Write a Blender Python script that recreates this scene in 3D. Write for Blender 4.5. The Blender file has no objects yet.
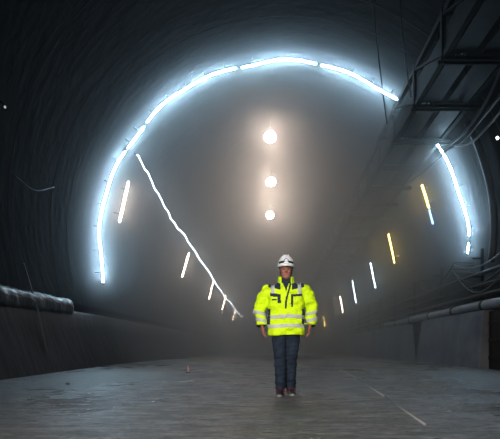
import bpy, bmesh, math, random
from mathutils import Vector, Matrix
random.seed(7)
scene = bpy.context.scene
COL = scene.collection
PI = math.pi
F = 500.0                      # focal length in picture widths (36 mm lens on a 36 mm film)
CX, CZ, R = 0.28, 3.93, 6.38   # tunnel bore
HZ, VX, HC = 342.0, 275.0, 0.70

# ------------------------------------------------------------------ helpers
def grade(y):                  # the carriageway tips downhill beyond the arch
    if y < 12: return 0.0
    t = y - 12
    return -0.017 * t * t / 16 if t < 8 else -0.017 * (t - 4)

def W(px, py, s):              # scale s = pixels per metre -> distance F / s
    return Vector(((px - VX) / s, F / s, HC + (HZ - py) / s))

def on_wall(px, py, r):        # where a sight line meets the bore at radius r
    lo, hi = 1.5, 200.0
    for _ in range(60):
        d = math.sqrt(lo * hi)
        p = W(px, py, F / d)
        q = math.hypot(p.x - CX, p.z - grade(d) - CZ)
        if q < r: lo = d
        else: hi = d
    return W(px, py, F / lo)

def link(name, me, mat=None, parent=None):
    o = bpy.data.objects.new(name, me)
    COL.objects.link(o)
    if parent is not None: o.parent = parent
    if mat is not None:
        for m in (mat if isinstance(mat, (list, tuple)) else [mat]): me.materials.append(m)
    return o

def build(name, bm, mat, parent=None, smooth=True, bevel=0):
    bmesh.ops.recalc_face_normals(bm, faces=bm.faces)
    me = bpy.data.meshes.new(name); bm.to_mesh(me); bm.free()
    for p in me.polygons: p.use_smooth = smooth
    o = link(name, me, mat, parent)
    if bevel:
        b = o.modifiers.new('bevel', 'BEVEL'); b.width = bevel; b.segments = 2; b.limit_method = 'ANGLE'
    return o

def tag(o, label, cat, group=None, kind=None):
    if label: o['label'] = label
    if cat: o['category'] = cat
    if group: o['group'] = group
    if kind: o['kind'] = kind
    return o

def empty(name, loc, label, cat, group=None, rot=(0, 0, 0)):
    o = bpy.data.objects.new(name, None); COL.objects.link(o)
    o.location = loc; o.rotation_euler = rot; o.empty_display_size = 0.1
    return tag(o, label, cat, group)

def box(bm, c, d, rot=None):
    m = Matrix.Translation(Vector(c)) @ (rot.to_4x4() if rot else Matrix()) @ Matrix.Diagonal((d[0], d[1], d[2], 1))
    return bmesh.ops.create_cube(bm, size=1, matrix=m)['verts']

def bar(bm, a, b, w, h):
    a, b = Vector(a), Vector(b); d = b - a
    q = d.to_track_quat('Y', 'Z').to_matrix()
    box(bm, (a + b) / 2, (w, d.length, h), q)

def tube(bm, pts, rad, seg=8, ry=None, up=None, cap=True):
    """sweep: rad (and optional ry) may be lists; elliptical section"""
    pts = [Vector(p) for p in pts]; n = len(pts)
    rr = rad if isinstance(rad, (list, tuple)) else [rad] * n
    r2 = rr if ry is None else (ry if isinstance(ry, (list, tuple)) else [ry] * n)
    side = None; rings = []
    for i, p in enumerate(pts):
        t = (pts[min(i + 1, n - 1)] - pts[max(i - 1, 0)]).normalized()
        if side is None:
            ref = Vector(up) if up else (Vector((0, 0, 1)) if abs(t.z) < 0.9 else Vector((0, 1, 0)))
            side = t.cross(ref).normalized()
        else:
            side = (side - t * side.dot(t)).normalized()
        nor = side.cross(t).normalized()
        rings.append([bm.verts.new(p + side * (rr[i] * math.cos(a)) + nor * (r2[i] * math.sin(a)))
                      for a in [2 * PI * k / seg for k in range(seg)]])
    for i in range(n - 1):
        for k in range(seg):
            bm.faces.new((rings[i][k], rings[i][(k + 1) % seg], rings[i + 1][(k + 1) % seg], rings[i + 1][k]))
    if cap:
        bm.faces.new(rings[0][::-1]); bm.faces.new(rings[-1])
    return rings

def loft(bm, secs, seg=40):
    """horizontal sections (cx, cy, z, rx, ry, power)"""
    rings = []
    for (cx, cy, z, rx, ry, pw) in secs:
        ring = []
        for k in range(seg):
            a = 2 * PI * k / seg; c, s = math.cos(a), math.sin(a)
            ring.append(bm.verts.new((cx + rx * math.copysign(abs(c) ** (2 / pw), c),
                                      cy + ry * math.copysign(abs(s) ** (2 / pw), s), z)))
        rings.append(ring)
    for i in range(len(rings) - 1):
        for k in range(seg):
            bm.faces.new((rings[i][k], rings[i][(k + 1) % seg], rings[i + 1][(k + 1) % seg], rings[i + 1][k]))
    bm.faces.new(rings[0][::-1]); bm.faces.new(rings[-1])

def ball(bm, c, r, u=16, v=12):
    m = Matrix.Translation(Vector(c)) @ Matrix.Diagonal((r[0], r[1], r[2], 1))
    bmesh.ops.create_uvsphere(bm, u_segments=u, v_segments=v, radius=1, matrix=m)

def spline(pts, n=8):          # Catmull-Rom through points
    P = [Vector(p) for p in pts]; P = [2 * P[0] - P[1]] + P + [2 * P[-1] - P[-2]]
    out = []
    for i in range(1, len(P) - 2):
        for k in range(n):
            t = k / n
            a, b, c, d = P[i - 1], P[i], P[i + 1], P[i + 2]
            out.append(0.5 * ((2 * b) + (c - a) * t + (2 * a - 5 * b + 4 * c - d) * t * t + (3 * b - a - 3 * c + d) * t ** 3))
    out.append(P[-2]); return out

def sag(a, b, drop, n=14):
    a, b = Vector(a), Vector(b)
    return [a.lerp(b, i / n) - Vector((0, 0, drop * 4 * (i / n) * (1 - i / n))) for i in range(n + 1)]

def remeshed(bm, voxel, smooth=4):
    """fuse overlapping closed shapes into one skin"""
    me = bpy.data.meshes.new('tmp'); bmesh.ops.recalc_face_normals(bm, faces=bm.faces); bm.to_mesh(me); bm.free()
    o = bpy.data.objects.new('tmp', me); COL.objects.link(o)
    m = o.modifiers.new('r', 'REMESH'); m.mode = 'VOXEL'; m.voxel_size = voxel
    s = o.modifiers.new('s', 'SMOOTH'); s.factor = 0.5; s.iterations = smooth
    dg = bpy.context.evaluated_depsgraph_get(); dg.update()
    out = bpy.data.meshes.new_from_object(o.evaluated_get(dg))
    bpy.data.objects.remove(o); bpy.data.meshes.remove(me)
    b = bmesh.new(); b.from_mesh(out); bpy.data.meshes.remove(out)
    return b

# ------------------------------------------------------------------ materials
def mat(name, col, rough=0.6, metal=0.0, bump=0.0, bscale=20.0, vary=0.0, vscale=5.0, spec=0.12, stretch=None):
    m = bpy.data.materials.new(name); m.use_nodes = True
    nt = m.node_tree; b = nt.nodes['Principled BSDF']
    b.inputs['Base Color'].default_value = (*col, 1); b.inputs['Roughness'].default_value = rough
    b.inputs['Metallic'].default_value = metal; b.inputs['Specular IOR Level'].default_value = spec
    if bump or vary:
        tc = nt.nodes.new('ShaderNodeTexCoord'); vec = tc.outputs['Object']
        if stretch:
            mp = nt.nodes.new('ShaderNodeMapping'); mp.inputs['Scale'].default_value = stretch
            nt.links.new(vec, mp.inputs['Vector']); vec = mp.outputs['Vector']
    if vary:
        n = nt.nodes.new('ShaderNodeTexNoise'); n.inputs['Scale'].default_value = vscale; n.inputs['Detail'].default_value = 6
        r = nt.nodes.new('ShaderNodeMapRange')
        r.inputs['From Min'].default_value = 0.3; r.inputs['From Max'].default_value = 0.7
        r.inputs['To Min'].default_value = 1 - vary; r.inputs['To Max'].default_value = 1 + vary
        mx = nt.nodes.new('ShaderNodeVectorMath'); mx.operation = 'SCALE'; mx.inputs[0].default_value = col
        nt.links.new(vec, n.inputs['Vector']); nt.links.new(n.outputs['Fac'], r.inputs['Value'])
        nt.links.new(r.outputs['Result'], mx.inputs['Scale']); nt.links.new(mx.outputs['Vector'], b.inputs['Base Color'])
    if bump:
        n = nt.nodes.new('ShaderNodeTexNoise'); n.inputs['Scale'].default_value = bscale; n.inputs['Detail'].default_value = 5
        bp = nt.nodes.new('ShaderNodeBump'); bp.inputs['Strength'].default_value = bump; bp.inputs['Distance'].default_value = 0.05
        nt.links.new(vec, n.inputs['Vector']); nt.links.new(n.outputs['Fac'], bp.inputs['Height'])
        nt.links.new(bp.outputs['Normal'], b.inputs['Normal'])
    return m

def emit(name, col, strength):
    m = bpy.data.materials.new(name); m.use_nodes = True; nt = m.node_tree; nt.nodes.clear()
    e = nt.nodes.new('ShaderNodeEmission'); e.inputs['Color'].default_value = (*col, 1); e.inputs['Strength'].default_value = strength
    o = nt.nodes.new('ShaderNodeOutputMaterial'); nt.links.new(e.outputs[0], o.inputs['Surface']); return m

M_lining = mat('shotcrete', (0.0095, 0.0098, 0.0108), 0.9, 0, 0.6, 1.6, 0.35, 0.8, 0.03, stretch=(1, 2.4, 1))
M_kicker = mat('streaked_concrete', (0.021, 0.021, 0.023), 0.6, 0, 0.4, 3, 0.6, 2.2, stretch=(1, 2.6, 0.35))
M_conc = mat('precast_concrete', (0.11, 0.117, 0.13), 0.75, 0, 0.35, 6, 0.3, 1.3)
M_steel = mat('dark_steel', (0.006, 0.0063, 0.007), 0.7, 0, 0.15, 8, 0.3, 3, 0.03)
M_panel = mat('dull_sheet_steel', (0.008, 0.009, 0.011), 0.6, 0.0, 0.25, 2.5, 0.3, 2, 0.08)
M_pipe = mat('grey_pipe', (0.16, 0.18, 0.205), 0.4, 0.2, 0.15, 6, 0.2, 2)
M_dpipe = mat('dark_pipe', (0.025, 0.026, 0.028), 0.5, 0.1, 0.1, 6, 0.2, 2)
M_cable = mat('black_cable', (0.015, 0.015, 0.017), 0.38)
M_gcable = mat('grey_cable', (0.11, 0.113, 0.118), 0.4)
M_rust = mat('rusty_steel', (0.012, 0.007, 0.005), 0.7, 0.2, 0.4, 10, 0.4, 5)
M_membrane = mat('crumpled_membrane', (0.05, 0.054, 0.06), 0.38, 0.0, 0.9, 5, 0.35, 3)
M_seam = mat('formwork_seam', (0.06, 0.06, 0.064), 0.7)
M_line = mat('pale_joint', (0.26, 0.26, 0.26), 0.8)
M_white_plastic = mat('white_plastic', (0.75, 0.76, 0.78), 0.4)

M_floor = bpy.data.materials.new('wet_asphalt'); M_floor.use_nodes = True
nt = M_floor.node_tree; N = nt.nodes; L = nt.links; b = N['Principled BSDF']
tc = N.new('ShaderNodeTexCoord')
def noise(scale, detail, vec, st=None, rough=0.5):
    if st:
        mp = N.new('ShaderNodeMapping'); mp.inputs['Scale'].default_value = st; L.new(vec, mp.inputs['Vector']); vec = mp.outputs['Vector']
    n = N.new('ShaderNodeTexNoise'); n.inputs['Scale'].default_value = scale; n.inputs['Detail'].default_value = detail
    n.inputs['Roughness'].default_value = rough
    L.new(vec, n.inputs['Vector']); return n.outputs['Fac']
def ramp(v, a, b_, c, d):
    r = N.new('ShaderNodeMapRange'); L.new(v, r.inputs['Value'])
    for k, x in zip(('From Min', 'From Max', 'To Min', 'To Max'), (a, b_, c, d)): r.inputs[k].default_value = x
    return r.outputs['Result']
def math_(op, a, b_):
    m = N.new('ShaderNodeMath'); m.operation = op
    for i, v in enumerate((a, b_)):
        if isinstance(v, (int, float)): m.inputs[i].default_value = v
        else: L.new(v, m.inputs[i])
    return m.outputs[0]
ob = tc.outputs['Object']
big = noise(0.55, 4, ob, (1, 0.8, 1)); mid = noise(3.5, 6, ob, (0.7, 1.6, 1), 0.65); fine = noise(20, 5, ob, (0.6, 1.0, 1), 0.8)
cs = N.new('ShaderNodeVectorMath'); cs.operation = 'SCALE'; cs.inputs[0].default_value = (0.115, 0.107, 0.10)
L.new(math_('MULTIPLY', ramp(mid, 0.35, 0.65, 0.5, 1.45), ramp(fine, 0.36, 0.64, 0.2, 1.9)), cs.inputs['Scale'])
L.new(cs.outputs['Vector'], b.inputs['Base Color'])
wet = ramp(math_('ADD', big, math_('MULTIPLY', mid, 0.6)), 0.72, 0.92, 0.5, 0.2)
def blob(cx, cy, rx, ry):
    sb = N.new('ShaderNodeVectorMath'); sb.operation = 'SUBTRACT'; sb.inputs[1].default_value = (cx, cy, 0); L.new(ob, sb.inputs[0])
    mu = N.new('ShaderNodeVectorMath'); mu.operation = 'MULTIPLY'; mu.inputs[1].default_value = (1 / rx, 1 / ry, 0); L.new(sb.outputs[0], mu.inputs[0])
    ln = N.new('ShaderNodeVectorMath'); ln.operation = 'LENGTH'; L.new(mu.outputs[0], ln.inputs[0])
    return ramp(math_('ADD', ln.outputs['Value'], math_('MULTIPLY', mid, 1.2)), 1.1, 1.75, 1.0, 0.0)
pud = math_('MAXIMUM', blob(-3.4, 9.6, 1.3, 3.6), blob(4.3, 10.4, 1.1, 2.6))
mixr = N.new('ShaderNodeMix'); L.new(pud, mixr.inputs[0]); L.new(wet, mixr.inputs[2]); mixr.inputs[3].default_value = 0.30
L.new(mixr.outputs[0], b.inputs['Roughness'])
L.new(ramp(pud, 0, 1, 0.45, 1.0), b.inputs['Specular IOR Level'])
bp = N.new('ShaderNodeBump'); bp.inputs['Distance'].default_value = 0.03; bp.inputs['Strength'].default_value = 1.0
L.new(math_('ADD', math_('MULTIPLY', mid, 1.4), math_('MULTIPLY', fine, 0.6)), bp.inputs['Height'])
L.new(bp.outputs['Normal'], b.inputs['Normal'])

# ------------------------------------------------------------------ setting
def station_list():
    ys = []; y = -8.0
    while y < 150:
        ys.append(y); y += 0.5 if y < 30 else 2.0
    return ys
YS = station_list()
def shell(name, prof, mt):     # open profile swept along the tunnel
    bm = bmesh.new(); rows = []
    for y in YS:
        rows.append([bm.verts.new((x, y, z + grade(y))) for x, z in prof])
    for i in range(len(rows) - 1):
        for k in range(len(prof) - 1):
            bm.faces.new((rows[i][k], rows[i + 1][k], rows[i + 1][k + 1], rows[i][k + 1]))
    me = bpy.data.meshes.new(name); bm.to_mesh(me); bm.free()
    for p in me.polygons: p.use_smooth = True
    o = link(name, me, mt); o['kind'] = 'structure'
    s = o.modifiers.new('thickness', 'SOLIDIFY'); s.thickness = 0.35; s.use_rim = False; s.offset = -1 if name != 'floor' else 1
    return o
def arc(a0, a1, n):
    return [(CX + R * math.cos(math.radians(a0 + (a1 - a0) * i / n)), CZ + R * math.sin(math.radians(a0 + (a1 - a0) * i / n))) for i in range(n + 1)]
def out_shell(name, prof, mt):
    o = shell(name, prof, mt); return o
left_prof = [(-5.02, -0.05), (-5.22, 0.5), (-5.42, 1.05), (-5.52, 1.48), (-5.62, 1.56), (-5.80, 1.60)] + arc(200, 130, 60)[0:]
right_prof = arc(50, -16, 60) + [(6.40, 1.9), (6.38, 1.0), (6.34, -0.05)]
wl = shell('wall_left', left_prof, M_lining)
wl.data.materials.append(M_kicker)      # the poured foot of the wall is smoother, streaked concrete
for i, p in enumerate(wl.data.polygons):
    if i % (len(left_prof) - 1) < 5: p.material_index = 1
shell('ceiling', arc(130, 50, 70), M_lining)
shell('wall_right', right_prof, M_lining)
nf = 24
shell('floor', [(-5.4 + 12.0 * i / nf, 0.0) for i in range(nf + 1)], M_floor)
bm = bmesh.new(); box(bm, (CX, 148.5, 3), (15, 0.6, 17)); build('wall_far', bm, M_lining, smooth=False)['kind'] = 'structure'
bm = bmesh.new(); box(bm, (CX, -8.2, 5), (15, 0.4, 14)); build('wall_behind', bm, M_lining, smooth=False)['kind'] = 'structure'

# formwork joints ring the lining
k = 0
for d in (11.4, 13.6, 14.7):
    k += 1; bm = bmesh.new()
    tube(bm, [(CX + (R + 0.009) * math.cos(t), d + 0.05 * math.sin(3 * t + d), CZ + grade(d) + (R + 0.009) * math.sin(t))
              for t in [math.radians(198 - 3 * i) for i in range(72)]], 0.014, 6)
    build('trim_%d' % k, bm, M_seam)['kind'] = 'structure'
# pale joint line in the roadway
k += 1; bm = bmesh.new()
pts = [(1.26, 4.2), (1.40, 6.4), (1.56, 9.5), (1.70, 14.0), (1.80, 17.5)]
for i in range(len(pts) - 1):
    a, c = pts[i], pts[i + 1]
    bar(bm, (a[0], a[1], 0.004 + grade(a[1])), (c[0], c[1] + 0.01, 0.004 + grade(c[1])), 0.016 + 0.007 * i, 0.02)
build('trim_%d' % k, bm, M_line)['kind'] = 'structure'

# membrane strip above the left kicker
bm = bmesh.new(); rows = []
n = 90
for i in range(n + 1):
    y = 5.0 + 8.6 * i / n
    wob = 0.012 * math.sin(y * 5.1) + 0.01 * math.sin(y * 11.3 + 1)
    row = []
    for j, (x, z) in enumerate([(-5.62, 1.86), (-5.55, 1.82), (-5.50, 1.75), (-5.47, 1.66), (-5.48, 1.54), (-5.50, 1.45)]):
        row.append(bm.verts.new((x + wob * (0.5 + 0.3 * j) * 0.6 + random.uniform(-.012, .012), y, z + (0.012 * math.sin(y * 3.3) if j < 2 else 0) + random.uniform(-.012, .012))))
    rows.append(row)
for i in range(n):
    for j in range(5): bm.faces.new((rows[i][j], rows[i + 1][j], rows[i + 1][j + 1], rows[i][j + 1]))
o = build('membrane_strip', bm, M_membrane)
s = o.modifiers.new('thickness', 'SOLIDIFY'); s.thickness = 0.012
tag(o, 'crumpled silvery sheet strip running along the top of the left wall foot', 'membrane')

bm = bmesh.new(); tube(bm, [(-5.20, 11.4, 0.45), (-5.40, 11.4, 1.4), (-5.76, 11.45, 2.5)], [0.022, 0.022, 0.018], 8)
tag(build('pole', bm, M_gcable), 'thin pale pole leaning upright against the lower left wall', 'pole')
bm = bmesh.new()
a = on_wall(15, 176, R - 0.08); c = on_wall(54, 187, R - 0.08)
tube(bm, spline([a, (a.lerp(c, .45)) - Vector((-.02, 0, .22)), c], 10), 0.014, 6)
tag(build('cable', bm, M_gcable), 'short pale cable drooping across the upper left wall', 'cable')

# ------------------------------------------------------------------ lights
M_led = emit('cool_led', (0.50, 0.78, 1.0), 175)
M_warm = emit('warm_tube', (1.0, 0.78, 0.60), 45)
M_yellow = emit('yellow_tube', (1.0, 0.66, 0.12), 22)
M_cool = emit('cool_tube', (0.62, 0.85, 1.0), 20)
M_blue = emit('blue_tube', (0.20, 0.42, 0.9), 7)
M_string = emit('string_glow', (0.72, 0.88, 1.0), 13)
M_floods = [emit('flood_lens', (1.0, 0.80, 0.66), v) for v in (84, 118, 165)]
M_bulb = emit('bulb', (0.8, 0.9, 1.0), 12)

SA = 30.0; YA = F / SA; RA = 6.14
arcs = [(191.8, 149.4, 'long cool white light tube rising up the lower left of the arch'),
        (148.2, 139.6, 'short cool white light tube on the left shoulder of the arch'),
        (138.0, 104.8, 'long cool white light tube along the upper left of the arch'),
        (103.4, 79.6, 'cool white light tube at the very top of the arch'),
        (78.3, 51.4, 'cool white light tube running down the upper right to the overhead truss'),
        (34.6, 2.6, 'long cool white light tube down the right side below the overhead truss'),
        (0.6, -2.6, 'shortest cool white light tube at the right foot of the arch')]
def arch_pt(t, r=RA):
    a = math.radians(t)
    w = 0.035 * math.sin(a * 9 + 1) + 0.03 * math.sin(a * 17)
    return Vector((CX + (r + w * (r == RA)) * math.cos(a), YA, CZ + (r + w * (r == RA)) * math.sin(a)))
for a0, a1, lab in arcs:
    mid_ = arch_pt((a0 + a1) / 2)
    e = empty('light_tube', mid_, lab, 'light tube', 'cool light tubes of the arch')
    n = max(3, int(abs(a1 - a0) / 1.6))
    P = [arch_pt(a0 + (a1 - a0) * i / n) - mid_ for i in range(n + 1)]
    bm = bmesh.new(); tube(bm, P, 0.023, 8); build('tube', bm, M_led, e)
    for q, (i0, i1) in enumerate(((0, 1), (n, n - 1))):
        d = (P[i0] - P[i1]).normalized()
        bm = bmesh.new(); tube(bm, [P[i0] - d * 0.02, P[i0] + d * 0.06], 0.026, 10); build('end_cap', bm, M_dpipe, e)
    for i in range(max(2, n // 4)):
        t = a0 + (a1 - a0) * (i + 0.5) / max(2, n // 4)
        bm = bmesh.new(); bar(bm, arch_pt(t, RA + 0.03) - mid_ + Vector((0, .05, 0)), arch_pt(t, R - 0.01) - mid_ + Vector((0, .05, 0)), 0.03, 0.02)
        build('clip', bm, M_steel, e)

def wall_tube(p0, p1, m, lab, group):
    a = on_wall(*p0, R - 0.16); s = F / a.y
    tl = (Vector((p1[0] - p0[0], 0, -(p1[1] - p0[1]))) / s)
    c = a + tl
    e = empty('light_tube', (a + c) / 2, lab, 'light tube', group)
    h = (c - a) / 2
    bm = bmesh.new(); tube(bm, [-h, h], 0.033, 10); build('tube', bm, m, e)
    for sg in (-1, 1):
        bm = bmesh.new(); tube(bm, [h * sg * 0.985, h * sg * 1.06], 0.042, 10); build('end_cap', bm, M_white_plastic, e)
        q = (a + c) / 2 + h * sg * 0.6
        r = Vector((q.x - CX, 0, q.z - grade(q.y) - CZ)).normalized()
        bm = bmesh.new(); bar(bm, h * sg * 0.6 + r * 0.02 + Vector((0, .045, 0)), h * sg * 0.6 + r * (R + 0.02 - math.hypot(q.x - CX, q.z - grade(q.y) - CZ)) + Vector((0, .045, 0)), 0.03, 0.03)
        build('bracket', bm, M_steel, e)
G1 = 'warm light tubes on the left wall'; G2 = 'light tubes on the right wall'
wall_tube((128.5, 182), (119.5, 222), M_warm, 'largest warm white tube on the left wall, just inside the arch', G1)
wall_tube((189, 253), (182, 277), M_warm, 'second warm white tube on the left wall, below the slanting light string', G1)
wall_tube((213.5, 281), (209, 299), M_warm, 'third warm white tube on the left wall, counted from the arch', G1)
wall_tube((226, 295), (222, 310), M_warm, 'fourth warm white tube on the left wall, small and far', G1)
wall_tube((236, 309), (232, 321), M_warm, 'smallest and farthest warm white tube on the left wall', G1)
wall_tube((422, 185), (429, 208), M_yellow, 'yellow tube high on the right wall under the truss, blue one below it', G2)
wall_tube((429.3, 210), (433, 224), M_blue, 'dim blue tube right under a yellow tube on the right wall', G2)
wall_tube((388.5, 234), (394.5, 263), M_yellow, 'single bright yellow tube at middle height on the right wall', G2)
wall_tube((370.5, 263), (375.5, 288), M_cool, 'larger of two cool white tubes on the right wall, beside the yellow one', G2)
wall_tube((352.5, 281), (356, 303), M_cool, 'smaller cool white tube farther down the right wall', G2)
wall_tube((340, 296), (343, 313), M_warm, 'warm white tube on the right wall near the person', G2)
wall_tube((323.5, 316), (325, 328), M_yellow, 'tiny dim yellow tube farthest along the right wall', G2)

# slanting light string on the left haunch
keys = [(137, 155), (147, 172), (158, 194), (168, 212), (173, 222), (184, 235), (195, 252), (210, 274), (222, 293), (233, 306), (242, 318)]
P = spline([on_wall(x, y, R - 0.12) for x, y in keys], 6)
P = [p + Vector((0, 0, 0.05 * math.sin(i * 1.1) + 0.03 * math.sin(i * 2.3))) for i, p in enumerate(P)]
e = empty('light_string', P[0], 'thin slanting string of white light along the left side of the vault', 'light string')
bm = bmesh.new(); tube(bm, [p - P[0] for p in P], [0.012 + 0.04 * i / len(P) for i in range(len(P))], 6); build('rope', bm, M_string, e)
for i in (0, 12, 24, 36, 48):
    p = P[i]; r = Vector((p.x - CX, 0, p.z - grade(p.y) - CZ)).normalized()
    bm = bmesh.new(); bar(bm, p - P[0] + r * 0.03, p - P[0] + r * (R + 0.01 - math.hypot(p.x - CX, p.z - grade(p.y) - CZ)), 0.03, 0.03); build('hook', bm, M_steel, e)

# three floodlights hung under the crown
for (px, py, s, lab, r) in ((270, 137, 24.2, 'nearest and topmost of the three warm floodlights under the crown', 0.23),
                         (271, 182, 18.9, 'middle one of the three warm floodlights under the crown', 0.23),
                         (270, 215, 15.2, 'lowest looking and farthest of the three warm floodlights under the crown', 0.23)):
    p = W(px, py, s)
    tilt = math.atan2(p.z - 1.2, p.y) * 0.55
    e = empty('floodlight', p, lab, 'floodlight', 'warm floodlights under the crown')
    q = Matrix.Rotation(tilt, 3, 'X')       # faces the camera side and down
    f = lambda x, y, z: q @ Vector((x, y, z))
    bm = bmesh.new(); tube(bm, [f(0, -0.02, 0), f(0, 0.10, 0), f(0, 0.24, 0)], [r + 0.05, r + 0.05, r * 0.5], 24); build('housing', bm, M_steel, e)
    bm = bmesh.new(); tube(bm, [f(0, -0.028, 0), f(0, -0.025, 0)], [r, r], 24); build('lens', bm, M_floods.pop(0), e)
    bm = bmesh.new(); tube(bm, [f(math.cos(t) * (r + .03), -0.03, math.sin(t) * (r + .03)) for t in [2 * PI * i / 32 for i in range(33)]], 0.028, 8); build('shield_bezel', bm, M_steel, e)  # opaque ring added to keep the lens's side light off the yoke
    top = CZ + grade(p.y) + math.sqrt((R + .02) ** 2 - (p.x - CX) ** 2) - p.z
    bm = bmesh.new(); tube(bm, [(0, 0.2, 0.06), (0, 0.8, 0.25), (0, 0.8, top)], 0.009, 8); build('hanger', bm, M_steel, e)
    bm = bmesh.new(); pts = [f(math.cos(t) * (r + .05), 0.14, math.sin(t) * (r + .05)) for t in [PI * i / 10 for i in range(11)]]
    tube(bm, pts, 0.014, 6); build('yoke', bm, M_steel, e)

def small_glow(p, lab, side, m, r):
    e = empty('small_glow', p, lab, 'lamp')
    bm = bmesh.new(); ball(bm, (0, 0, 0), (r, r, r * 1.3)); build('bulb', bm, m, e)
    bm = bmesh.new(); tube(bm, [(side * 0.02, 0, 0.04), (side * 0.06, 0, 0.10), (side * 0.16, 0, 0.13)], 0.02, 8); build('holder', bm, M_steel, e)
small_glow(on_wall(497.5, 138, R - 0.13), 'small round lamp on the right wall at the edge of the picture', 1, M_bulb, .035)
small_glow(on_wall(5, 107, R - 0.13), 'tiny pale glint on the dark upper left wall, put in as a glowing bulb', -1, emit('glint_glow', (0.9, 0.9, 0.9), 0.5), .022)  # reflected dot put in as a weak glow, no lamp hangs here

# ------------------------------------------------------------------ overhead truss on the right
XL, XR, ZB, ZT = 3.95, 5.42, 7.30, 8.42
Y0, Y1 = 3.0, 66.0
e = empty('overhead_truss', (XL, Y0, ZB), 'long dark steel truss hung under the upper right of the vault', 'truss')
def rel(x, y, z): return Vector((x - XL, y - Y0, z - ZB + grade(y)))
def long_run(x, z, w, h, name, m):
    bm = bmesh.new(); ys = [Y0 + (Y1 - Y0) * i / 40 for i in range(41)]
    if w == h and w < 0.08:
        tube(bm, [rel(x, y, z) for y in ys], w, 8)
    else:
        prev = None
        for y in ys:
            ring = [bm.verts.new(rel(x + a * w / 2, y, z + c * h / 2)) for a, c in ((-1, -1), (1, -1), (1, 1), (-1, 1))]
            if prev:
                for k in range(4): bm.faces.new((prev[k], prev[(k + 1) % 4], ring[(k + 1) % 4], ring[k]))
            else: bm.faces.new(ring[::-1])
            prev = ring
        bm.faces.new(prev)
    return build(name, bm, m, e, smooth=False)
for x, z in ((XL, ZB + .06), (XR, ZB + .06), (XL, ZT - .7 + .64), (4.75, ZT + 0.02)):
    long_run(x, z, 0.12, 0.14, 'rail', M_steel)
long_run(XL - 0.005, ZB + 0.42, 0.03, 0.46, 'side_sheet', M_steel)
for x in (4.2, 4.36, 4.5): long_run(x, ZB + 0.26, 0.05, 0.05, 'conduit', M_cable)
yb = [4.6 + 2.35 * i for i in range(26)]
for i, y in enumerate(yb):
    bm = bmesh.new()
    for dy in (-.09, .09): box(bm, rel((XL + XR) / 2 + .15, y + dy, ZB - 0.04), (XR - XL + 0.55, 0.05, 0.09))
    build('crossbeam', bm, M_steel, e, smooth=False)
    bm = bmesh.new()
    box(bm, rel(XL - .04, y, (ZB + ZT) / 2), (0.09, 0.11, ZT - ZB + 0.1))
    build('post', bm, M_steel, e, smooth=False)
    bm = bmesh.new(); bar(bm, rel(XL, y, ZT - 0.05), rel(XL + .8, y, ZT + .02), 0.07, 0.07); build('top_beam', bm, M_steel, e, smooth=False)
    if i < len(yb) - 1:
        y2 = yb[i + 1]
        bm = bmesh.new(); bar(bm, rel(XL - .05, y, ZB + .1), rel(XL - .05, y2, ZT - .1), 0.05, 0.05); build('brace', bm, M_steel, e, smooth=False)
        bm = bmesh.new()
        n = 8
        a0 = rel(0, y + .2, ZB + .1); 
        for (xa, xb) in ((XL + .12, XL + .62), (XL + .80, XR - .08)):
            bar(bm, rel((xa + xb) / 2, y + .16, ZB + 0.05), rel((xa + xb) / 2, y2 - .16, ZB + 0.05), xb - xa, 0.03)
        build('tray_panel', bm, M_panel, e, smooth=False)
for (x, y) in ((4.2, 8.125), (4.2, 12.825), (4.2, 17.525), (4.2, 22.2), (4.2, 29.3), (4.2, 41.0), (4.2, 57.0)):
    bm = bmesh.new(); top = CZ + math.sqrt((R + .05) ** 2 - (x - CX) ** 2)
    tube(bm, [rel(x, y, ZT - .03), rel(x, y, top)], 0.03, 8); build('hanger_rod', bm, M_steel, e)

# dangling cables beside the truss
for pts, lab in ((((3.22, 12.9, 9.62), (3.30, 12.9, 8.6), (3.42, 12.9, 7.6), (3.52, 12.9, 7.0)), 'thin dark cable dangling from the vault close beside the overhead truss'),
                 (((2.62, 13.3, 9.90), (2.70, 13.3, 8.8), (2.86, 13.3, 7.4), (2.98, 13.3, 6.5)), 'longer thin dark cable dangling left of the overhead truss')):
    bm = bmesh.new(); tube(bm, spline(pts, 8), 0.016, 6)
    tag(build('hanging_cable', bm, M_cable), lab, 'cable', 'dangling cables by the truss')

# hoses looping from the truss to the right wall
def px_path(lst): return spline([W(x, y, s) for x, y, s in lst], 10)
loops = [([(436, 150, 31), (452, 143, 33), (470, 126, 36), (487, 100, 39), (500, 72, 42), (515, 40, 45)], .035, M_gcable, 'innermost hose sweeping up from the arch to the top right corner'),
         ([(444, 152, 31), (463, 140, 33.5), (482, 118, 36.5), (500, 96, 40), (522, 62, 45)], .045, M_dpipe, 'middle hose sweeping up beside the truss on the right'),
         ([(452, 146, 32), (470, 143, 35), (490, 124, 38), (510, 100, 42)], .03, M_gcable, 'outermost thin pale hose looping down from the right edge'),
         ([(408, 184, 27), (430, 166, 29.5), (448, 150, 31.5), (466, 132, 33.5), (480, 108, 36)], .03, M_cable, 'dark hose running below the truss crossbeams toward the far tube')]
for lst, r, m, lab in loops:
    bm = bmesh.new(); tube(bm, px_path(lst), r, 8)
    tag(build('hose', bm, m), lab, 'hose', 'hoses looping beside the truss')
bm = bmesh.new()
P = []
for i in range(16):
    t = math.radians(31 - i * 2.6); P.append((CX + (R - .16) * math.cos(t), 14.6 + 0.02 * i, CZ + (R - .16) * math.sin(t)))
tube(bm, P, 0.11, 12)
tag(build('riser_pipe', bm, M_dpipe), 'thick dark pipe curving down the right wall below the truss', 'pipe')

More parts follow.
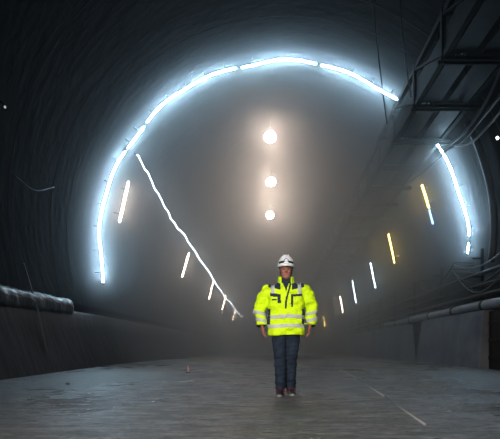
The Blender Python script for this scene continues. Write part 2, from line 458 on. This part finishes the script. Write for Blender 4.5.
# ------------------------------------------------------------------ right wall foot: blocks, pipes, racks, cables
def wall_block(y0, y1, lab):
    bm = bmesh.new()
    prof = [(5.32, 0.0), (5.36, 0.18), (5.56, 1.45), (5.60, 1.58), (6.02, 1.58), (6.06, 0.0)]
    n = 10; rows = []
    for i in range(n + 1):
        y = y0 + (y1 - y0) * i / n
        rows.append([bm.verts.new((x, y + (0.30 * (1.0 - z / 1.6) * (-1 if i == 0 else 0)), z + grade(y) - 0.02)) for x, z in prof])
    for i in range(n):
        for k in range(6): bm.faces.new((rows[i][k], rows[i + 1][k], rows[i + 1][(k + 1) % 6], rows[i][(k + 1) % 6]))
    bm.faces.new(rows[0]); bm.faces.new(rows[-1][::-1])
    tag(build('concrete_block', bm, M_conc, smooth=False, bevel=0.02), lab, 'concrete block', 'concrete blocks along the right wall')
wall_block(13.4, 19.0, 'nearest concrete block along the right wall, long with a slanted near end')
wall_block(21.8, 28.0, 'second concrete block along the right wall, past the dark gap')
wall_block(28.6, 36.0, 'third concrete block along the right wall, dim in the haze')
wall_block(36.6, 44.0, 'farthest concrete block along the right wall')

bm = bmesh.new()
box(bm, (5.85, 12.35, 0.75), (0.62, 1.1, 1.5)); 
for z in (.3, .75, 1.2): box(bm, (5.53, 12.35, z), (0.05, 1.14, 0.07))
for y in (11.85, 12.85): box(bm, (5.53, y, .75), (0.05, 0.08, 1.48))
tag(build('steel_box', bm, M_rust, smooth=False, bevel=0.01), 'dark rusty steel box before the slanted end of the concrete block', 'steel box')

bm = bmesh.new()
tube(bm, [(5.72, y, 1.70 + grade(y) + 0.015 * math.sin(y)) for y in [11.2 + 0.5 * i for i in range(30)]], 0.13, 14)
e = build('silver_pipe', bm, M_pipe); tag(e, 'pale grey pipe lying along the top of the concrete blocks', 'pipe')
for y in (13.6, 15.9, 18.3, 20.9, 23.4):
    bm = bmesh.new(); tube(bm, [(5.72, y, 1.70 + grade(y)), (5.72, y + 0.12, 1.70 + grade(y))], 0.155, 16); build('coupling', bm, M_dpipe, e)

G3 = 'dark pipes along the right wall'
for x, z, r, lab in ((6.16, 2.10, .07, 'lowest dark pipe along the right wall behind the blocks'),
                     (6.20, 2.42, .05, 'middle dark pipe along the right wall racks'),
                     (6.22, 2.78, .06, 'upper dark pipe along the right wall racks')):
    bm = bmesh.new(); tube(bm, [(x, y, z + grade(y)) for y in [11 + 1.0 * i for i in range(50)]], r, 10)
    tag(build('wall_pipe', bm, M_dpipe), lab, 'pipe', G3)
ry = [15.2, 18.9, 22.6, 26.3, 30.0, 33.7, 37.4, 41.1]
names = ['nearest', 'second', 'third', 'fourth', 'fifth', 'sixth', 'seventh', 'farthest']
for y, nm in zip(ry, names):
    e = empty('pipe_rack', (6.10, y, 1.3 + grade(y)), nm + ' upright steel pipe rack on the right wall, counted from the camera', 'rack', 'pipe racks on the right wall')
    bm = bmesh.new(); box(bm, (0.20, 0, 1.12), (0.07, 0.09, 2.25)); build('upright', bm, M_steel, e, smooth=False)
    for z in (0.70, 1.05, 1.39, 1.95):
        bm = bmesh.new(); box(bm, (0.06, 0, z), (0.30, 0.06, 0.05)); build('arm', bm, M_steel, e, smooth=False)
G4 = 'cables sagging along the right wall'
sags = [(12.2, 16.7, 3.30, .42, .022, M_gcable, 'pale cable sagging highest along the right wall'),
        (12.0, 16.9, 3.16, .78, .018, M_cable, 'dark cable sagging just under the pale one on the right wall'),
        (12.4, 16.6, 3.00, .88, .018, M_gcable, 'lowest hanging cable loop on the right wall over the blocks'),
        (16.7, 20.6, 3.25, .45, .018, M_cable, 'dark cable sagging between the second and third stretch of right wall'),
        (16.9, 20.4, 3.00, .35, .016, M_gcable, 'thin pale cable sagging low behind the middle racks on the right wall'),
        (20.6, 26.2, 3.20, .5, .018, M_cable, 'dark cable sagging along the farther right wall')]
for y0, y1, z, dr, r, m, lab in sags:
    bm = bmesh.new(); tube(bm, sag((5.98, y0, z + .1 + grade(y0)), (5.98, y1, z + grade(y1)), dr), r, 6)
    for y, zz in ((y0, z + .1 + grade(y0)), (y1, z + grade(y1))):
        bar(bm, (5.96, y, zz + .02), (CX + math.sqrt(R * R - (zz - grade(y) - CZ) ** 2) + .03, y, zz + .02), 0.02, 0.02)
    tag(build('wall_cable', bm, m), lab, 'cable', G4)

# small things on the roadway
p = W(188, 378, 44)
e = empty('marker_stub', (-1.98, 11.4, 0), 'tiny pinkish marker stub standing on the roadway left of the person', 'marker')
bm = bmesh.new(); tube(bm, [(0, 0, 0), (0, 0, .14), (0, 0, .17)], [.022, .018, .008], 8); build('stem', bm, mat('pink_plastic', (0.7, 0.35, 0.4), 0.5), e)
bm = bmesh.new(); tube(bm, [(0, 0, 0), (0, 0, .02)], [.05, .04], 12); build('foot', bm, M_dpipe, e)
for (x, y, r, lab) in ((-0.78, 4.42, .022, 'small dark stone on the roadway at the lower left'), (-3.4, 8.2, .03, 'small stone near the left wall foot'),
                       (2.2, 5.6, .018, 'pebble on the roadway right of the pale joint line')):
    bm = bmesh.new(); bmesh.ops.create_icosphere(bm, subdivisions=2, radius=r, matrix=Matrix.Translation((x, y, r * .5)) @ Matrix.Diagonal((1.2, .9, .65, 1)))
    for v in bm.verts: v.co += Vector([random.uniform(-.12, .12) * r for _ in range(3)])
    tag(build('stone', bm, M_conc), lab, 'stone', 'stones on the roadway')

# ------------------------------------------------------------------ the person (faces -Y)
PX, PY = 0.145, 6.6
M_skin = mat('skin', (0.30, 0.13, 0.095), 0.5, 0, 0.1, 60, 0.12, 14)
M_eye = mat('eye', (0.05, 0.035, 0.03), 0.3)
M_lip = mat('lip', (0.33, 0.11, 0.09), 0.5)
M_hair = mat('grey_hair', (0.12, 0.10, 0.09), 0.8)
M_hivis = mat('hi_vis_yellow', (0.66, 0.96, 0.01), 0.7, 0, 0.9, 11, 0.10, 6)
M_navy = mat('navy_cloth', (0.022, 0.032, 0.05), 0.75, 0, 0.2, 14)
M_tape = mat('reflective_tape', (0.50, 0.54, 0.50), 0.45, 0.0, 0.15, 18, 0.12, 12)
M_jeans = mat('blue_jeans', (0.017, 0.026, 0.042), 0.85, 0, 0.4, 12, 0.35, 9)
M_shoe = mat('black_shoe', (0.02, 0.02, 0.024), 0.5)
M_red = mat('dark_red_trim', (0.13, 0.015, 0.02), 0.5)
M_sole = mat('grey_sole', (0.22, 0.22, 0.23), 0.7)
M_helmet = mat('white_helmet', (0.78, 0.80, 0.82), 0.3, spec=0.5)
M_black = mat('black_plastic', (0.015, 0.015, 0.02), 0.35)
M_blue_p = mat('blue_ring', (0.03, 0.10, 0.42), 0.4)

bm = bmesh.new()
# torso, neck
loft(bm, [(0, 0.0, 0.84, .155, .10, 2.2), (0, 0, 0.95, .17, .115, 2.2), (0, 0, 1.08, .155, .105, 2.2), (0, 0, 1.25, .175, .115, 2.3),
          (0, .01, 1.38, .18, .11, 2.3), (0, .01, 1.44, .13, .085, 2), (0, .005, 1.49, .062, .06, 2), (0, -.005, 1.56, .056, .06, 2)], 28)
# head
loft(bm, [(0, -.055, 1.520, .022, .020, 2), (0, -.045, 1.530, .043, .045, 2), (0, -.030, 1.550, .057, .068, 2), (0, -.02, 1.585, .066, .082, 2.1),
          (0, -.012, 1.625, .072, .092, 2.1), (0, -.005, 1.665, .075, .097, 2.1), (0, 0, 1.705, .075, .097, 2), (0, .003, 1.745, .066, .085, 2),
          (0, .005, 1.772, .040, .055, 2), (0, .005, 1.780, .012, .02, 2)], 32)
tube(bm, [(0, -.098, 1.668), (0, -.112, 1.640), (0, -.124, 1.618), (0, -.106, 1.606)], [.008, .011, .015, .008], 10)     # nose
for sx in (-1, 1):
    ball(bm, (sx * .012, -.106, 1.612), (.009, .011, .008))
    ball(bm, (sx * .036, -.083, 1.615), (.022, .016, .018))          # cheek
    tube(bm, [(sx * .012, -.098, 1.672), (sx * .032, -.094, 1.677), (sx * .052, -.078, 1.672)], [.007, .008, .006], 8)  # brow
    ball(bm, (sx * .075, .005, 1.640), (.009, .018, .030))            # ear
ball(bm, (0, -.099, 1.582), (.024, .009, .0065)); ball(bm, (0, -.097, 1.572), (.020, .009, .006))   # lips
ball(bm, (0, -.088, 1.545), (.022, .016, .015))                       # chin
# arms
arms = {}
for sx in (-1, 1):
    sh, el, wr = Vector((sx * .19, .01, 1.40)), Vector((sx * .335, .03, 1.13)), Vector((sx * .315, -.05, .915))
    arms[sx] = (sh, el, wr)
    tube(bm, spline([sh, sh.lerp(el, .5), el, el.lerp(wr, .5), wr], 4), [.056, .055, .053, .052, .050, .048, .046, .044, .043, .043, .043, .042, .040, .036, .033, .030, .028], 14)
    # palm: thumb side forward
    h0 = wr + Vector((0, -.005, .01)); h1 = wr + Vector((-sx * .012, -.022, -.085))
    tube(bm, [h0, h0.lerp(h1, .35), h0.lerp(h1, .75), h1], [.028, .042, .048, .044], 14, [.022, .023, .022, .017], up=(1, 0, 0))
    fl = (.074, .082, .076, .060)
    for i in range(4):
        base = h1 + Vector((0, -.034 + i * .0235, .012 + (-.004 if i in (1, 2) else .002)))
        L1 = fl[i]; cur = Vector((-sx, 0, 0))
        p1 = base + Vector((0, 0, -L1 * .48)) + cur * .006
        p2 = p1 + Vector((0, 0, -L1 * .30)) + cur * .016
        p3 = p2 + Vector((0, 0, -L1 * .16)) + cur * .020
        tube(bm, spline([base, p1, p2, p3], 4), [.0108] * 5 + [.0102] * 4 + [.0095, .009, .008, .006], 10)
    tb = h0.lerp(h1, .25) + Vector((0, -.026, 0))
    t1 = tb + Vector((-sx * .012, -.026, -.030)); t2 = t1 + Vector((-sx * .010, -.010, -.030)); t3 = t2 + Vector((-sx * .008, .001, -.024))
    tube(bm, spline([tb, t1, t2, t3], 4), [.016, .015, .014, .013, .0125, .012, .0115, .011, .0105, .010, .0095, .009, .006], 10)
# legs: mid-step, toes towards the camera
legs = {-1: [(-.085, 0, .90), (-.075, -.045, .50), (-.072, -.02, .12)], 1: [(.085, 0, .90), (.068, .03, .50), (.062, .10, .13)]}
for sx in (-1, 1):
    h, k_, a_ = [Vector(v) for v in legs[sx]]
    tube(bm, spline([h, h.lerp(k_, .5), k_, k_.lerp(a_, .4), a_], 4), [.078, .077, .075, .071, .067, .062, .058, .054, .05, .052, .052, .051, .049, .044, .04, .036, .034], 16)
    tube(bm, [a_ + Vector((0, .04, -.06)), a_ + Vector((0, -.03, -.065)), a_ + Vector((sx * .01, -.12, -.085)), a_ + Vector((sx * .015, -.19, -.095))], [.032, .034, .036, .024], 12, [.03, .035, .024, .012])
bm = remeshed(bm, 0.005, 2)
person = build('person', bm, [M_skin, M_eye, M_lip, M_hair])
for p in person.data.polygons:
    c = p.center
    if c.y < -.06 and abs(abs(c.x) - .031) < .0135 and abs(c.z - 1.650) < .006: p.material_index = 1
    elif c.y < -.08 and abs(c.x) < .025 and 1.566 < c.z < 1.588: p.material_index = 2
    elif 1.60 < c.z and (c.y > .025 and c.z > 1.56) and abs(c.x) < .08 and c.y < .2 : p.material_index = 3
person.location = (PX, PY, 0)
tag(person, 'person in a hi-vis yellow jacket, jeans and white helmet walking up the tunnel', 'person')

# jacket: torso shell, sleeves, collar
def jacket_bm():
    b = bmesh.new()
    loft(b, [(0, 0, .785, .235, .150, 2.6), (0, 0, .80, .245, .158, 2.6), (0, 0, .90, .250, .165, 2.5), (0, 0, 1.02, .240, .162, 2.5), (0, -.005, 1.10, .236, .162, 2.5),
             (0, -.01, 1.22, .246, .168, 2.5), (0, -.005, 1.33, .250, .160, 2.5), (0, .005, 1.40, .240, .142, 2.4), (0, .01, 1.445, .195, .115, 2.2),
             (0, .012, 1.475, .135, .098, 2), (0, .005, 1.50, .098, .090, 2), (0, -.003, 1.53, .086, .086, 2)], 48)
    for sx in (-1, 1):
        sh, el, wr = arms[sx]
        S = [Vector((sx * .175, .01, 1.405)), Vector((sx * .235, .012, 1.375)), Vector((sx * .300, .02, 1.26)), el + Vector((sx * .005, 0, .02)), el.lerp(wr, .5) + Vector((sx * .012, 0, 0)), wr + Vector((sx * .004, 0, .005))]
        tube(b, spline(S, 5), [.070 + .022 * math.sin(min(1, i / 8) * PI / 2) for i in range(12)] + [.088, .086, .083, .081, .080, .079, .078, .077, .075, .073, .071, .069, .067, .064][:14], 20)
    for v in b.verts: pass
    b = remeshed(b, 0.007, 6)
    for v in b.verts:          # cloth folds
        c = v.co; s = math.copysign(1, c.x)
        f = .0085 * math.sin(34 * c.z + 9 * abs(c.x) + 2 * s) + .007 * math.sin(21 * c.x + 17 * c.z + 3) + .003 * math.sin(60 * c.z - 30 * c.x)
        if abs(c.x) > .27: f += .005 * math.sin(58 * c.z + 20 * c.y)
        v.co += v.normal * f
    return b
jb = jacket_bm(); 
jm = bpy.data.meshes.new('j'); jb.to_mesh(jm); jb.free()
# drop the plug over the neck so that the chin shows
b = bmesh.new(); b.from_mesh(jm)
bmesh.ops.delete(b, geom=[f for f in b.faces if f.calc_center_median().z > 1.518 or (f.calc_center_median().z < .795 and f.normal.z < -.7 and abs(f.calc_center_median().x) < .2)], context='FACES')
jacket = build('jacket', b, M_hivis, person)

def patch(name, test, off, mt, parent):          # cloth piece sewn onto the jacket
    b = bmesh.new(); b.from_mesh(jacket.data); b.normal_update()
    bmesh.ops.delete(b, geom=[f for f in b.faces if not test(f.calc_center_median(), f.normal)], context='FACES')
    for v in b.verts: v.co += v.normal * off
    me = bpy.data.meshes.new(name); b.to_mesh(me); b.free()
    for p in me.polygons: p.use_smooth = True
    o = link(name, me, mt, parent)
    s = o.modifiers.new('thickness', 'SOLIDIFY'); s.thickness = off; s.offset = -1
    return o
arm_out = lambda c: abs(c.x) > .262 - max(0, c.z - 1.30) * .2
wob = lambda c: .006 * math.sin(14 * c.x + 4)
patch('reflective_tape', lambda c, n: not (abs(c.x) > .25 and abs(n.x) < .9 and False) and abs(c.x) < .252 and 1.005 < c.z + wob(c) < 1.052, .003, M_tape, jacket)['label'] = 'silver waist band'
patch('reflective_tape', lambda c, n: abs(c.x) < .252 and .885 < c.z + wob(c) < .932, .003, M_tape, jacket)['label'] = 'silver hem band'
for sx in (-1, 1):
    patch('reflective_tape', lambda c, n: c.x * sx > .265 and 1.055 < c.z - .25 * (abs(c.x) - .33) < 1.10, .003, M_tape, jacket)['label'] = 'silver band round upper forearm'
    patch('reflective_tape', lambda c, n: c.x * sx > .262 and .965 < c.z - .25 * (abs(c.x) - .33) < 1.01, .003, M_tape, jacket)['label'] = 'silver band above cuff'
    patch('shoulder_tape', lambda c, n: .150 < c.x * sx < .195 and c.z > 1.29, .006, M_tape, jacket)
    patch('shoulder_yoke', lambda c, n: .075 < c.x * sx < .235 and c.z > 1.395 + .25 * (abs(c.x) - .15), .003, M_navy, jacket)
    patch('cuff', lambda c, n: c.x * sx > .24 and c.z < .925 and c.z > .8 and abs(c.x) > .262, .003, M_navy, jacket)
    patch('side_panel', lambda c, n: .205 < c.x * sx < .252 and .93 < c.z < 1.13 and n.y < 0 and abs(n.x) > .5, .003, M_navy, jacket)
patch('chest_pocket', lambda c, n: -.205 < c.x < -.075 and c.y < -.05 and 1.285 < c.z + .10 * (c.x + .14) < 1.325, .007, M_navy, jacket)['label'] = 'left dark pocket flap'
patch('chest_pocket', lambda c, n: .060 < c.x < .205 and c.y < -.05 and 1.290 < c.z - .10 * (c.x - .14) < 1.318, .007, M_navy, jacket)['label'] = 'right dark pocket flap'
patch('pocket_zip', lambda c, n: .062 < c.x < .088 and c.y < -.05 and 1.15 < c.z < 1.30, .004, M_navy, jacket)
patch('radio_pocket', lambda c, n: -.112 < c.x < -.070 and c.y < -.05 and 1.20 < c.z < 1.30, .006, M_navy, jacket)
patch('zip_flap', lambda c, n: abs(c.x - (-.005 + max(0, c.z - 1.22) * .26)) < .011 and c.y < -.02 and 1.13 < c.z < 1.50, .006, M_navy, jacket)
patch('neck_opening', lambda c, n: c.y < 0 and c.z > 1.36 and abs(c.x + .004) < .048 * (c.z - 1.36) / .13, .005, M_navy, jacket)
# name patch on the chest (pale smudge of print in the photograph)
patch('chest_print', lambda c, n: -.185 < c.x < -.125 and c.y < -.05 and 1.235 < c.z < 1.255, .002, M_navy, jacket)
# open stand-up collar, dark inside
def collar(mt, name, rad, z1, parent, gap):
    b = bmesh.new(); n = 40; rows = []
    for i in range(n + 1):
        a = math.radians(-90 + gap + (360 - 2 * gap) * i / n)
        front = max(0, -math.sin(a))
        row = []
        for (t, rr) in ((0, 1.12), (.4, 1.02), (.75, .98), (1, 1.02)):
            z = 1.475 - .055 * front + (z1 - 1.475 + .03 * front) * t
            sp = 1 + .10 * t * front
            row.append(b.verts.new((math.cos(a) * rad * rr * sp, .004 + math.sin(a) * (rad + .006) * rr * sp, z)))
        rows.append(row)
    for i in range(n):
        for j in range(3): b.faces.new((rows[i][j], rows[i + 1][j], rows[i + 1][j + 1], rows[i][j + 1]))
    o = build(name, b, mt, parent); s = o.modifiers.new('thickness', 'SOLIDIFY'); s.thickness = .008
    d = o.modifiers.new('sub', 'SUBSURF'); d.levels = 1; d.render_levels = 1
    return o
collar(M_hivis, 'collar', .100, 1.572, jacket, 33)
collar(M_navy, 'collar_lining', .087, 1.560, jacket, 12)

# jeans
b = bmesh.new()
loft(b, [(0, 0, .93, .180, .125, 2.3), (0, 0, .84, .186, .130, 2.3), (0, 0, .80, .175, .122, 2.3)], 32)
for sx in (-1, 1):
    h, k_, a_ = [Vector(v) for v in legs[sx]]
    tube(b, spline([h + Vector((sx * .008, 0, 0)), h.lerp(k_, .5) + Vector((sx * .010, 0, 0)), k_ + Vector((sx * .004, 0, 0)), k_.lerp(a_, .5), a_ + Vector((0, .012, -.035))], 5),
         [.100, .100, .100, .099, .097, .095, .092, .088, .085, .082, .080, .078, .077, .076, .075, .074, .073, .072, .071, .071, .072], 20)
b = remeshed(b, .007, 4)
for v in b.verts:
    c = v.co; amp = .006 if (c.z < .22 or .4 < c.z < .55) else .003
    v.co += v.normal * (amp * math.sin(60 * c.z + 14 * c.x + 25 * c.y) + .002 * math.sin(110 * c.z - 20 * c.x))
jeans = build('jeans', b, M_jeans, person)
b = bmesh.new()
tube(b, [(sx_ * .178, -.02, .90) for sx_ in ()] or [(.0, -.128, .90), (.0, -.130, .84), (.004, -.126, .79)], .004, 6)
build('fly_seam', b, M_navy, jeans)

# shoes
for sx in (-1, 1):
    a_ = Vector(legs[sx][2]); ax, ay = a_.x, a_.y
    lift = 0.0 if sx < 0 else 0.0
    b = bmesh.new()
    secs = [(.075, .036, .075, .052), (.05, .042, .105, .064), (0, .044, .115, .068), (-.06, .046, .095, .056), (-.11, .050, .075, .046), (-.16, .050, .062, .038), (-.195, .040, .052, .030), (-.212, .018, .040, .020)]
    rings = []
    for (dy, w, top, cz) in secs:
        ring = []
        for k in range(20):
            t = 2 * PI * k / 20; c, s_ = math.cos(t), math.sin(t)
            ring.append(b.verts.new((ax + sx * max(0, -dy) * .10 + w * c, ay + dy, .022 + (max(0, s_) * (top - .022) + min(0, s_) * .004))))
        rings.append(ring)
    for i in range(len(rings) - 1):
        for k in range(20): b.faces.new((rings[i][k], rings[i][(k + 1) % 20], rings[i + 1][(k + 1) % 20], rings[i + 1][k]))
    b.faces.new(rings[0]); b.faces.new(rings[-1][::-1])
    shoe = build('shoe', b, M_shoe, person)
    sm = shoe.modifiers.new('sub', 'SUBSURF'); sm.levels = 1; sm.render_levels = 1
    b = bmesh.new(); outl = []
    for i in range(28):
        t = 2 * PI * i / 28; yy = -.07 + .150 * math.sin(t); w = .052 if yy < -.02 else .046
        outl.append((ax + sx * max(0, -yy) * .10 + w * math.copysign(abs(math.cos(t)) ** .75, math.cos(t)), ay + yy))
    lo = [b.verts.new((x, y, 0.0)) for x, y in outl]; hi = [b.verts.new((x, y, .028)) for x, y in outl]
    b.faces.new(lo[::-1]); b.faces.new(hi)
    for i in range(28): b.faces.new((lo[i], lo[(i + 1) % 28], hi[(i + 1) % 28], hi[i]))
    build('sole', b, M_sole, shoe, smooth=False, bevel=.004)
    b = bmesh.new()
    for j in range(4):
        yy = -.045 - .024 * j; top = .103 - .009 * j - j * .003
        tube(b, spline([(ax - .030 + sx * .005, ay + yy, top - .022), (ax + sx * .006, ay + yy - .004, top), (ax + .030 + sx * .008, ay + yy, top - .022)], 4), .006, 6)
    build('laces', b, M_red, shoe)
    b = bmesh.new()
    for s2 in (-1, 1):
        tube(b, spline([(ax + s2 * .040, ay + .03, .085), (ax + s2 * .046, ay - .03, .075), (ax + s2 * .050 + sx * .008, ay - .09, .052)], 4), .011, 8)
    build('side_stripe', b, M_red, shoe)

# helmet
b = bmesh.new()
loft(b, [(0, .0, 1.688, .106, .132, 2), (0, 0, 1.705, .108, .134, 2), (0, 0, 1.735, .105, .130, 2), (0, .002, 1.768, .096, .118, 2), (0, .004, 1.80, .080, .098, 2),
         (0, .005, 1.826, .056, .070, 2), (0, .006, 1.842, .028, .036, 2), (0, .006, 1.846, .008, .01, 2)], 40)
helmet = build('helmet', b, M_helmet, person)
b = bmesh.new()
rim = []; n = 40
for i in range(n):
    t = 2 * PI * i / n; f = max(0, -math.sin(t))
    rim.append([b.verts.new((math.cos(t) * r_, math.sin(t) * (r_ + .026) - f * f * ex, z_)) for r_, ex, z_ in ((.104, 0, 1.700), (.122, .030, 1.686), (.124, .034, 1.680), (.104, 0, 1.688))])
for i in range(n):
    j = (i + 1) % n
    for k_ in range(4): b.faces.new((rim[i][k_], rim[j][k_], rim[j][(k_ + 1) % 4], rim[i][(k_ + 1) % 4]))
build('brim', b, M_helmet, helmet)
b = bmesh.new()
for x in (-.034, 0, .034):
    tube(b, [(x, -.105 + abs(x) * .3, 1.785), (x * .95, -.055, 1.832), (x * .9, .0, 1.850), (x * .9, .07, 1.828)], [.006, .009, .009, .006], 8)
build('ridge', b, M_helmet, helmet)
b = bmesh.new()
P = [(math.sin(t) * .106, -math.cos(t) * .133, 1.728 + .012 * math.cos(t)) for t in [math.radians(-62 + 124 * i / 16) for i in range(17)]]
tube(b, P, [.005] * 17, 10, [.015] * 17)
build('dark_band', b, M_black, helmet)
b = bmesh.new(); tube(b, [(0, -.120, 1.752), (0, -.150, 1.750)], [.034, .031], 20); build('lamp_housing', b, M_blue_p, helmet)
b = bmesh.new(); tube(b, [(0, -.149, 1.750), (0, -.154, 1.750)], [.023, .021], 20); build('lamp_lens', b, M_white_plastic, helmet)
b = bmesh.new(); box(b, (0, -.146, 1.722), (.062, .012, .022)); build('badge', b, M_white_plastic, helmet, bevel=.004)
b = bmesh.new()
for sx in (-1, 1): tube(b, spline([(sx * .084, -.012, 1.690), (sx * .078, -.030, 1.62), (sx * .058, -.055, 1.556), (0, -.066, 1.522)], 6), .005, 6)
build('chin_strap', b, M_black, helmet)

# ------------------------------------------------------------------ added lamp behind the camera, a guessed source for the front light
e = empty('added_floodlight', (-1.3, -3.2, 0), 'added floodlight on a tripod behind the camera, a guessed source of the front light', 'floodlight')
bm = bmesh.new(); tube(bm, [(0, 0, .55), (0, 0, 2.9)], .025, 10); build('mast', bm, M_steel, e)
for t in (90, 210, 330):
    bm = bmesh.new(); tube(bm, [(0, 0, .9), (.55 * math.cos(math.radians(t)), .55 * math.sin(math.radians(t)), .012)], .016, 8); build('leg', bm, M_steel, e)
bm = bmesh.new(); box(bm, (0, -.09, 3.0), (.62, .08, .42)); build('housing', bm, M_steel, e, smooth=False, bevel=.01)
ld = bpy.data.lights.new('added_lamp', 'SPOT'); ld.energy = 4900; ld.color = (1.0, 0.92, 0.85); ld.spot_size = math.radians(60); ld.spot_blend = 1.0; ld.shadow_soft_size = 0.25
lo = bpy.data.objects.new('lamp', ld); COL.objects.link(lo); lo.parent = e; lo.location = (0, 0, 3.0)
d = Vector((PX, PY, 1.15)) - Vector((-1.3, -3.2, 3.0)); lo.rotation_euler = d.to_track_quat('-Z', 'Y').to_euler()

# ------------------------------------------------------------------ haze
w = bpy.data.worlds.new('tunnel_air'); scene.world = w; w.use_nodes = True; nt = w.node_tree
nt.nodes['Background'].inputs['Color'].default_value = (0, 0, 0, 1); nt.nodes['Background'].inputs['Strength'].default_value = 0
vs = nt.nodes.new('ShaderNodeVolumeScatter'); vs.inputs['Color'].default_value = (0.93, 0.95, 0.97, 1)
vs.inputs['Anisotropy'].default_value = 0.80
ge = nt.nodes.new('ShaderNodeNewGeometry'); sp = nt.nodes.new('ShaderNodeSeparateXYZ'); mr = nt.nodes.new('ShaderNodeMapRange')
mr.interpolation_type = 'SMOOTHSTEP'
for k_, v_ in (('From Min', 13.0), ('From Max', 18.5), ('To Min', 0.001), ('To Max', 0.045)): mr.inputs[k_].default_value = v_
nt.links.new(ge.outputs['Position'], sp.inputs[0]); nt.links.new(sp.outputs['Y'], mr.inputs['Value']); 
def wm(op, a, b_):             # extra haze density added around the arch to strengthen the tubes' halo
    m = nt.nodes.new('ShaderNodeMath'); m.operation = op
    for i, v in enumerate((a, b_)):
        if isinstance(v, (int, float)): m.inputs[i].default_value = v
        else: nt.links.new(v, m.inputs[i])
    return m.outputs[0]
q_ = wm('MULTIPLY', wm('SUBTRACT', sp.outputs['Y'], 16.9), 1 / 1.6)
bump_ = wm('MULTIPLY', wm('POWER', 2.718, wm('MULTIPLY', wm('MULTIPLY', q_, q_), -1.0)), 0.07)
nt.links.new(wm('ADD', mr.outputs['Result'], bump_), vs.inputs['Density'])
w.cycles.volume_step_size = 1.0
nt.links.new(vs.outputs[0], nt.nodes['World Output'].inputs['Volume'])

# ------------------------------------------------------------------ camera, view
cd = bpy.data.cameras.new('camera'); cam = bpy.data.objects.new('camera', cd); COL.objects.link(cam)
cd.sensor_fit = 'HORIZONTAL'; cd.sensor_width = 36; cd.lens = 36 * F / 500
cam.location = (0, 0, HC); cam.rotation_euler = (PI / 2, 0, 0)
cd.shift_y = (HZ - 219.5) / 500; cd.shift_x = -(VX - 250) / 500
cd.clip_start = 0.05; cd.clip_end = 400
scene.camera = cam
scene.view_settings.view_transform = 'Standard'; scene.view_settings.look = 'None'
scene.view_settings.exposure = 0.0; scene.view_settings.gamma = 1; scene.view_settings.use_curve_mapping = False
c = scene.cycles
c.use_denoising = True; c.max_bounces = 6; c.diffuse_bounces = 3; c.glossy_bounces = 3; c.volume_bounces = 2
c.sample_clamp_indirect = 4; c.sample_clamp_direct = 0; c.use_light_tree = True; c.use_adaptive_sampling = False
c.caustics_reflective = False; c.caustics_refractive = False
